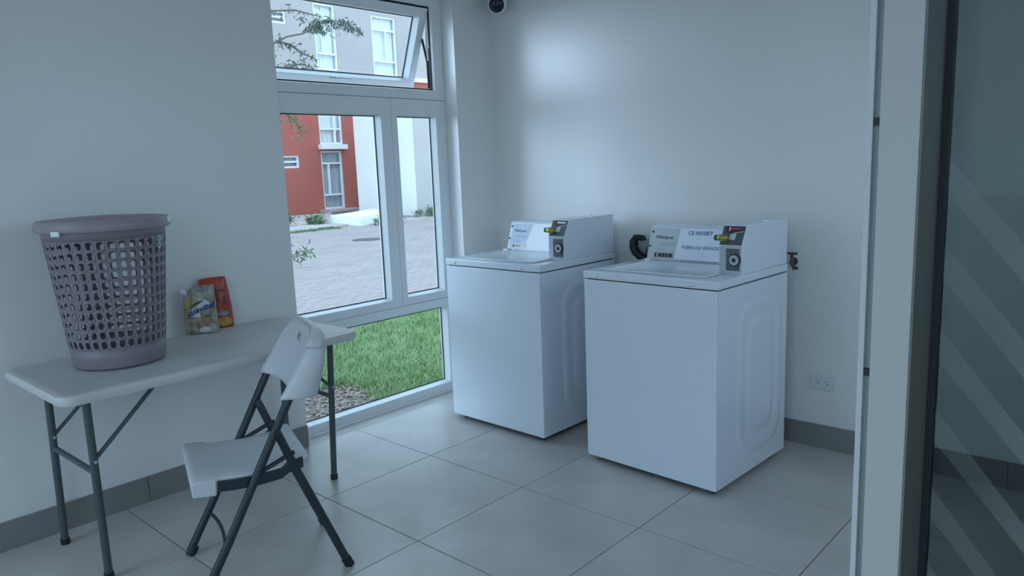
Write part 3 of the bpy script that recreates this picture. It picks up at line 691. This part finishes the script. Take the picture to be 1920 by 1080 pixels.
# power outlet
ot = empty('power_outlet', (2.066, YB, 0.325)); tag(ot, 'white double power outlet low on the back wall near the door post', 'outlet')
MB().box((-0.059, -0.006, -0.038), (0.059, 0, 0.038)).build('cover_plate', M['outlet'], ot, bevel=0.003)
for sx in (-0.021, 0.021):
    f = MB().loops([[(sx+x, y, z) for x, z in rrect(-0.016, 0.016, -0.014, 0.014, 0.009)] for y in (-0.005, -0.0078)]).build('socket', M['outlet'], ot)
    for a, b, c, d in ((-0.009, -0.006, -0.0012, 0.0075), (0.0045, -0.005, 0.0075, 0.0065)):
        MB().box((sx+min(a, c)-0.001, -0.0082, 0.001), (sx+min(a, c)+0.0016, -0.0077, 0.009)).build('slot', M['ink'], f)
    MB().tube([(sx, -0.0077, -0.007), (sx, -0.0083, -0.007)], 0.0028, 10).build('slot', M['ink'], f)
# light switch seen through the glass
ls_ = empty('light_switch', (2.535, YB, 1.545)); tag(ls_, 'pale light switch plate on the back wall seen through tinted glass', 'light switch')
MB().box((-0.036, -0.007, -0.060), (0.036, 0, 0.060)).build('cover_plate', M['outlet'], ls_, bevel=0.003)
MB().box((-0.012, -0.012, -0.03), (0.012, -0.006, 0.03)).build('rocker', M['outlet'], ls_, bevel=0.002)
# security camera in the corner under the ceiling
sc_ = empty('security_camera', (0.150, -0.005, ZC)); tag(sc_, 'white dome security camera with black lens in the ceiling corner', 'camera')
MB().lathe([(0.055, -0.018), (0.058, -0.012), (0.058, 0)], 28).build('mount', M['white'], sc_, smooth=40)
cc = Vector((0, 0, -0.058)); dv = Vector((0.50, -0.80, -0.33)).normalized(); sa_ = dv.orthogonal().normalized(); sb_ = dv.cross(sa_)
def along(prof, name, m, n=28):
    MB().loops([[cc+dv*h+(sa_*math.cos(2*PI*k/n)+sb_*math.sin(2*PI*k/n))*r for k in range(n)] for r, h in prof]).build(name, m, sc_, smooth=40)
along([(0.001, -0.058), (0.028, -0.051), (0.046, -0.035), (0.056, -0.01), (0.057, 0.012), (0.052, 0.034), (0.047, 0.040)], 'housing', M['white'])
along([(0.046, 0.034), (0.046, 0.0405), (0.038, 0.050), (0.02, 0.056), (0.001, 0.058)], 'lens_cover', M['lens'])

# ================================================================== OUTDOORS
GZ = -0.10
struct(MB().box((-40, -30, -0.5), (-0.22, 40, GZ-0.03)).build('ground', M['ground']))
struct(MB().box((XR+0.2, -30, -0.5), (30, 20, GZ)).box((-0.22, -30, -0.5), (XR+0.2, YF-0.2, GZ)).build('sidewalk', M['ground']))
# paving: joints sunk between stones
pv = struct(MB().box((-15.6, -3.0, -0.45), (-2.75, 14.5, GZ-0.012)).build('paving', M['concrete']))
pl, pw = 0.20, 0.10
cells = []
row = 0; x = -2.78
while x > -14.4:
    k0 = 0.49*(3.28-x)-3.39; k1 = 1.0*(3.28-x)-3.39
    yy = k0 + (0.1 if row % 2 else 0) - ((k0) % pl)
    while yy < k1:
        cells.append((x-pw/2, yy+pl/2)); yy += pl
    x -= pw; row += 1
cam_xy = np.array([3.28, -3.39])
vis = []
for (cx, cy) in cells:
    sl_ = (cy+3.39)/(3.28-cx)
    vis.append((0 if 0.57 < sl_ < 0.93 and cx < -3.4 else 1, math.hypot(cx-3.28, cy+3.39)))
order = sorted(range(len(cells)), key=lambda i: vis[i])
def paver_verts(cx, cy, tz):
    a, b, e = pw/2-0.004, pl/2-0.004, 0.008
    return [(cx+sx*(a-i), cy+sy*(b-i), z+tz) for i, z in ((0, GZ-0.02), (0, GZ-0.006), (e, GZ)) for sx, sy in ((-1,-1),(1,-1),(1,1),(-1,1))]
pf = [(i*4+j, i*4+(j+1)%4, (i+1)*4+(j+1)%4, (i+1)*4+j) for i in range(2) for j in range(4)] + [(8,9,10,11)]
pp = []
for q in range(2):
    pp.append(MB().add(paver_verts(0, 0, 0), pf).build('paver', M['paver'] if q == 0 else M['paver2'], pv))
for n_, i in enumerate(order[:300]):
    cx, cy = cells[i]
    o = pp[n_] if n_ < 2 else link_copy(pp[random.random() < 0.4], pv)
    o.location = (cx, cy, random.uniform(-0.003, 0.003))
mb = MB()
for i in order[300:]:
    mb.mi = int(random.random() < 0.4); mb.add(paver_verts(*cells[i], random.uniform(-0.003, 0.003)), pf)
o = mb.build('paver', [M['paver'], M['paver2']], pv); o['kind'] = 'stuff'
# kerb stones between lawn and paving
kb = struct(empty('kerb', (-2.68, 0, GZ)))
proto = MB().box((-0.05, -0.49, -0.02), (0.05, 0.49, 0.045)).build('kerb_stone', M['concrete'], kb, bevel=0.008)
for k in range(8):
    o = proto if k == 0 else link_copy(proto, kb)
    o.location = (0, -3.0+k*1.0+0.5, 0)
# lawn
lb = MB().box((-2.63, -5.0, -0.4), (-0.22, 4.5, GZ+0.02)).build('lawn_soil', M['soil']); struct(lb)
def blades(n, area, hgt, wid, keep, name, m, z0, lean=0.6):
    x = rng.uniform(area[0], area[1], n); y = rng.uniform(area[2], area[3], n); k = keep(x, y); x, y = x[k], y[k]; n = len(x)
    a = rng.uniform(0, 2*PI, n); h = hgt*rng.uniform(0.55, 1.25, n); l = lean*rng.uniform(0.2, 1.3, n)*h; wv = wid*rng.uniform(0.7, 1.3, n)
    dx, dy = np.cos(a), np.sin(a); px, py = -dy, dx
    V = np.zeros((n, 5, 3), np.float32)
    V[:, 0] = np.stack([x-px*wv, y-py*wv, np.full(n, z0)], 1); V[:, 1] = np.stack([x+px*wv, y+py*wv, np.full(n, z0)], 1)
    mx, my = x+dx*l*0.35, y+dy*l*0.35
    V[:, 2] = np.stack([mx+px*wv*0.8, my+py*wv*0.8, z0+h*0.6], 1); V[:, 3] = np.stack([mx-px*wv*0.8, my-py*wv*0.8, z0+h*0.6], 1)
    V[:, 4] = np.stack([x+dx*l, y+dy*l, z0+h], 1)
    b = (np.arange(n)*5)[:, None]
    loops = np.concatenate([b+np.array([0, 1, 2, 3]), b+np.array([3, 2, 4])], 1).ravel()
    me = bpy.data.meshes.new(name); me.vertices.add(n*5); me.vertices.foreach_set('co', V.ravel())
    me.loops.add(len(loops)); me.loops.foreach_set('vertex_index', loops.astype(np.int32))
    st_ = (np.arange(n)[:, None]*7 + np.array([0, 4])).ravel(); me.polygons.add(n*2); me.polygons.foreach_set('loop_start', st_.astype(np.int32))
    me.update(calc_edges=True); me.validate(); me.materials.append(m)
    o = bpy.data.objects.new(name, me); COL.objects.link(o); o['kind'] = 'stuff'
    return o
def bare(x, y): return ((x+0.55)/0.75)**2 + ((y+1.15)/0.62)**2 + 0.25*np.sin(9*x)*np.sin(8*y)
g = blades(120000, (-2.62, -0.24, -2.6, 2.4), 0.055, 0.0022, lambda x, y: (bare(x, y) > 1.0) & (rng.random(len(x)) < np.clip((bare(x, y)-0.8)*1.2, 0.15, 1)), 'lawn', M['grass'], GZ+0.02, 0.9)
tag(g, 'short green grass lawn outside the lower window pane', 'grass')
g2 = blades(2600, (-1.5, -0.24, -1.9, -0.4), 0.012, 0.010, lambda x, y: bare(x, y) < 1.5, 'leaf_litter', M['litter'], GZ+0.022, 3.0)
tag(g2, 'dry leaf scraps scattered on bare soil beside the lawn', 'leaf litter')

def leaves(pts, n, spread, ls, name, m, par=None, droop=0.5):
    """n small pointed leaves round the given points"""
    mb = MB()
    for _ in range(n):
        p = Vector(random.choice(pts)) + Vector([random.gauss(0, spread) for _ in range(3)])
        d = Vector((random.uniform(-1, 1), random.uniform(-1, 1), random.uniform(-1, 0.6)-droop)).normalized()
        s_ = d.orthogonal().normalized(); s_.rotate(Matrix.Rotation(random.uniform(0, 6.3), 3, d)); L = ls*random.uniform(0.6, 1.3); W = L*0.16
        mb.add([p, p+d*L*0.45+s_*W, p+d*L, p+d*L*0.45-s_*W], [(0, 1, 2, 3)])
    o = mb.build(name, m, par); o['kind'] = 'stuff'
    return o
# tree outside, at the left of the window
tr = empty('tree', (-3.45, -0.10, GZ)); tag(tr, 'slender leafy tree outside the window, branches crossing the top pane', 'tree')
def T_(*P): return [tuple(Vector(p)-Vector((-3.45, -0.10, GZ))) for p in P]
MB().tube(T_((-3.45, -0.10, GZ), (-3.47, -0.08, 0.7), (-3.42, -0.02, 1.5), (-3.46, 0.05, 2.2), (-3.5, 0.0, 3.0), (-3.45, -0.1, 3.6)), [0.06, 0.05, 0.045, 0.035, 0.022, 0.01], 10).build('trunk', M['bark'], tr, smooth=60)
brs = [[(-3.46, 0.04, 2.1), (-3.5, 0.40, 2.44), (-3.5, 0.55, 2.57), (-3.5, 0.69, 2.68), (-3.5, 0.84, 2.755), (-3.5, 1.02, 2.80), (-3.5, 1.16, 2.88), (-3.5, 1.30, 2.96), (-3.5, 1.50, 2.97), (-3.5, 1.62, 2.95), (-3.5, 1.74, 2.87)],
       [(-3.5, 0.72, 2.70), (-3.5, 0.86, 2.68), (-3.5, 1.02, 2.60), (-3.5, 1.14, 2.57)],
       [(-3.46, 0.05, 1.95), (-3.5, 0.45, 2.26), (-3.5, 0.65, 2.38), (-3.5, 0.82, 2.48), (-3.5, 1.0, 2.50), (-3.5, 1.16, 2.44)],
       [(-3.43, 0.0, 1.6), (-3.5, 0.42, 2.08), (-3.5, 0.70, 2.05), (-3.5, 0.86, 1.92), (-3.5, 0.92, 1.80)],
       [(-3.48, 0.03, 2.6), (-3.5, 0.5, 2.95), (-3.5, 0.95, 3.02), (-3.5, 1.25, 2.99)]]
lp = []
for b in brs:
    n = len(b); MB().tube(T_(*b), [0.011*(1-k/n)+0.0025 for k in range(n)], 7).build('branch', M['bark'], tr, smooth=60)
    lp.append(T_(*b))
def dens(P, k=6):
    out = []
    for a, b in zip(P[:-1], P[1:]):
        for q in range(k): out.append(tuple(Vector(a)+(Vector(b)-Vector(a))*q/k))
    return out
leaves(dens(lp[0][6:]), 300, 0.028, 0.055, 'leaves', M['leafd'], tr)
leaves(T_((-3.5, 1.18, 2.90), (-3.5, 1.22, 2.93), (-3.5, 1.14, 2.87)), 90, 0.035, 0.06, 'leaves', M['leafd'], tr)
leaves(T_((-3.5, 1.30, 2.86), (-3.5, 1.38, 2.84)), 40, 0.03, 0.055, 'leaves', M['leafd'], tr)
leaves(dens(lp[1]), 90, 0.020, 0.05, 'leaves', M['leafd'], tr)
leaves(dens(lp[2][2:]), 150, 0.026, 0.05, 'leaves', M['leafd'], tr)
leaves(dens(lp[3][2:]), 110, 0.026, 0.05, 'leaves', M['leafg'], tr)
leaves(dens(lp[4][1:]), 90, 0.035, 0.05, 'leaves', M['leafd'], tr)
leaves(dens(lp[0][:5]), 70, 0.05, 0.045, 'leaves', M['leafg'], tr)
# young shrub below the tree
sh = empty('young_shrub', (-3.5, 0.38, GZ)); tag(sh, 'young leafy shoot standing over the paving at the left window edge', 'shrub')
MB().tube([(0, 0, 0), (0, 0.05, 0.35), (0, 0.20, 0.62), (0, 0.40, 0.71), (0, 0.52, 0.72)], [0.009, 0.008, 0.006, 0.004, 0.002], 7).build('stem', M['bark'], sh)
leaves([(0, 0.40, 0.68), (0, 0.46, 0.69), (0, 0.50, 0.72), (0, 0.36, 0.68), (0.02, 0.42, 0.64)], 60, 0.03, 0.06, 'leaves', M['leafg'], sh, 0.1)
leaves([(0, 0.20, 0.66), (0, 0.27, 0.72)], 16, 0.03, 0.05, 'leaves', M['leafd'], sh, 0.1)

# ------------------------------------------------------------------ building opposite
FX = -22.2
bd = empty('apartment_building', (FX, 14.0, GZ)); tag(bd, 'red and grey apartment house with white framed windows across the courtyard', 'building')
BO = Vector((FX, 14.0, GZ))
def bl(mb): mb.v = [tuple(Vector(v)-BO) for v in mb.v]; return mb
cols = [(13.56, 14.55)]
lowh = [(13.56, 14.56, 0.0, 2.30), (13.58, 14.66, 2.56, 4.95), (11.85, 12.58, 1.67, 2.14)]
uph = [(13.72, 14.70, 5.42, 7.92), (16.46, 17.74, 5.36, 7.78), (11.86, 12.52, 6.97, 7.43)]
mb = MB(); panel_holes(mb, 0, FX-0.3, FX, (3, 26, GZ-0.02, 5.20), lowh); bl(mb).build('ground_floor_wall', M['stuccored'], bd)
mb = MB(); panel_holes(mb, 0, FX-0.3, FX, (3, 26, 5.36, 10.0), uph); bl(mb).build('upper_wall', M['stuccogrey'], bd)
bl(MB().box((FX-0.3, 3, 5.20), (FX+0.10, 26, 5.36))).build('ledge', M['stuccowhite'], bd)
bl(MB().box((FX-6, 3, 10.0), (FX+0.3, 26, 10.25))).build('roof', M['stuccowhite'], bd)
bl(MB().box((FX-6, 3, GZ), (FX-1.2, 26, 10.0))).build('inner_wall', M['stuccogrey'], bd)
bl(MB().box((FX-0.1, 13.48, 2.36), (FX+0.22, 14.72, 2.55))).build('sill', M['stuccowhite'], bd)
bl(MB().box((FX-0.0, 13.30, GZ), (FX+0.9, 15.0, 0.0))).build('door_step', M['concrete'], bd)
bl(MB().box((-19.25, 13.06, GZ-0.02), (-16.0, 24, 3.85))).build('porch_block', [M['stuccowhite']], bd)
bl(MB().box((-16.0, 13.075, GZ-0.02), (-15.96, 24, 3.85))).build('porch_front', M['stuccopink'], bd)
def far_window(y0, y1, z0, z1, curt, sections):
    f = MB(); t = 0.07; x1 = FX-0.04
    f.box((FX-0.16, y0, z0), (x1, y0+t, z1)); f.box((FX-0.16, y1-t, z0), (x1, y1, z1))
    f.box((FX-0.16, y0+t, z0), (x1, y1-t, z0+t)); f.box((FX-0.16, y0+t, z1-t), (x1, y1-t, z1))
    for kind, a in sections:
        if kind == 'h': f.box((FX-0.16, y0+t, z0+a*(z1-z0)-t/2), (x1+0.01, y1-t, z0+a*(z1-z0)+t/2))
        else:
            y = y0+a[0]*(y1-y0); f.box((FX-0.16, y-t/2, z0+a[1]*(z1-z0)), (x1+0.005, y+t/2, z0+a[2]*(z1-z0)))
    fo = bl(f).build('window', M['pvc'], bd)
    bl(MB().box((FX-0.11, y0+t/2, z0+t/2), (FX-0.10, y1-t/2, z1-t/2))).build('window_glass', M['glass'], fo)
    c = MB(); n = 36
    c.loops([[(FX-0.22+0.025*math.sin(k*1.9)+0.015*math.sin(k*0.7), y0+0.02+(y1-y0-0.04)*k/n, z) for k in range(n+1)] for z in (z0+0.02, z1-0.02)], False, False, False)
    bl(c).build('curtain', curt, fo, smooth=180)
    return fo
sec = [('h', 0.25), ('h', 0.79), ('v', (0.36, 0.25, 0.79))]
far_window(*lowh[0], M['curtaing'], sec)
wi = far_window(*lowh[1], M['curtain'], [('h', 0.25), ('h', 0.79), ('v', (0.70, 0.0, 0.79))])
bl(MB().box((FX-0.19, 14.33, 2.66), (FX-0.13, 14.50, 3.05))).build('cushion', M['pink'], wi, bevel=0.02)
far_window(*uph[0], M['curtain'], sec)
far_window(*uph[1], M['curtain'], [('h', 0.25), ('h', 0.77), ('v', (0.58, 0.25, 0.77))])
far_window(*lowh[2], M['curtaing'], [('h', 0.5)]); far_window(*uph[2], M['curtaing'], [('h', 0.5)])
# planter wall, walkway, manhole, shrubs
pw_ = MB().add([(-15.65, 9.36, GZ-0.02), (-14.05, 9.28, GZ-0.02), (-15.5, 12.0, GZ-0.02), (-17.1, 12.0, GZ-0.02), (-15.65, 9.36, 0.17), (-14.05, 9.28, 0.17), (-15.5, 12.0, 0.18), (-17.1, 12.0, 0.18)],
               [(0,3,2,1),(4,5,6,7),(0,1,5,4),(1,2,6,5),(2,3,7,6),(3,0,4,7)]).build('planter_wall', M['stuccowhite'], bevel=0.02)
tag(pw_, 'low white concrete planter block on the paving before the white wall', 'planter')
wk = MB().add([(-13.95, 5.6, GZ-0.03), (-14.6, 9.2, GZ-0.03), (-21.0, 13.0, GZ-0.03), (-21.0, 5.6, GZ-0.03), (-13.95, 5.6, GZ+0.04), (-14.6, 9.2, GZ+0.04), (-21.0, 13.0, GZ+0.04), (-21.0, 5.6, GZ+0.04)],
              [(0,1,2,3),(7,6,5,4),(4,5,1,0),(5,6,2,1),(6,7,3,2),(7,4,0,3)]).build('walkway', M['concrete'], bevel=0.01)
struct(wk)
mh = MB().lathe([(0.36, -0.01), (0.36, 0.006), (0.32, 0.010), (0.30, 0.008), (0.001, 0.010)], 32).build('manhole_cover', M['iron'], loc=(-10.36, 6.75, GZ), smooth=40)
tag(mh, 'round dark iron manhole cover in the grey paving outside', 'manhole cover')
def hedge(loc, size, n, ls, m, label, name='shrub'):
    r = empty(name, loc); tag(r, label, 'shrub', 'shrubs along the far building')
    for k in range(5): MB().tube([(0, 0, 0), (random.uniform(-.3, .3)*size[0], random.uniform(-.5, .5)*size[1], size[2]*0.7)], [0.012, 0.004], 6).build('stem', M['bark'], r)
    pts = [(random.uniform(-.5, .5)*size[0], random.uniform(-.5, .5)*size[1], size[2]*(0.15+0.7*random.random()*(1-0.3*random.random()))) for _ in range(60)]
    leaves(pts, n, 0.05, ls, 'leaves', m, r, 0.0)
hedge((-16.4, 7.78, GZ+0.04), (0.8, 1.1, 0.75), 1500, 0.12, M['leafd'], 'dark loose shrub before the red wall, leftmost beyond the paving')
hedge((-15.9, 9.02, GZ+0.04), (0.6, 0.3, 0.30), 900, 0.09, M['leafg'], 'small green shrub between dark shrub and white planter block')
hedge((-13.7, 10.0, GZ), (0.3, 0.9, 0.24), 800, 0.07, M['leafg'], 'low green plants along the near side of the white planter')
hedge((-15.3, 14.2, GZ), (0.6, 3.6, 0.30), 3600, 0.08, M['leafg'], 'low green hedge strip at the foot of the pale pink wall')
hedge((-10.9, 9.55, GZ), (0.3, 0.3, 0.40), 120, 0.09, M['leafg'], 'small weed on the paving at the right window edge')
gs = blades(900, (-14.6, -13.9, 6.4, 8.6), 0.05, 0.012, lambda x, y: x > -20, 'weed_strip', M['leafg'], GZ+0.0, 0.8); tag(gs, 'thin strip of weeds along the far walkway edge', 'weeds')
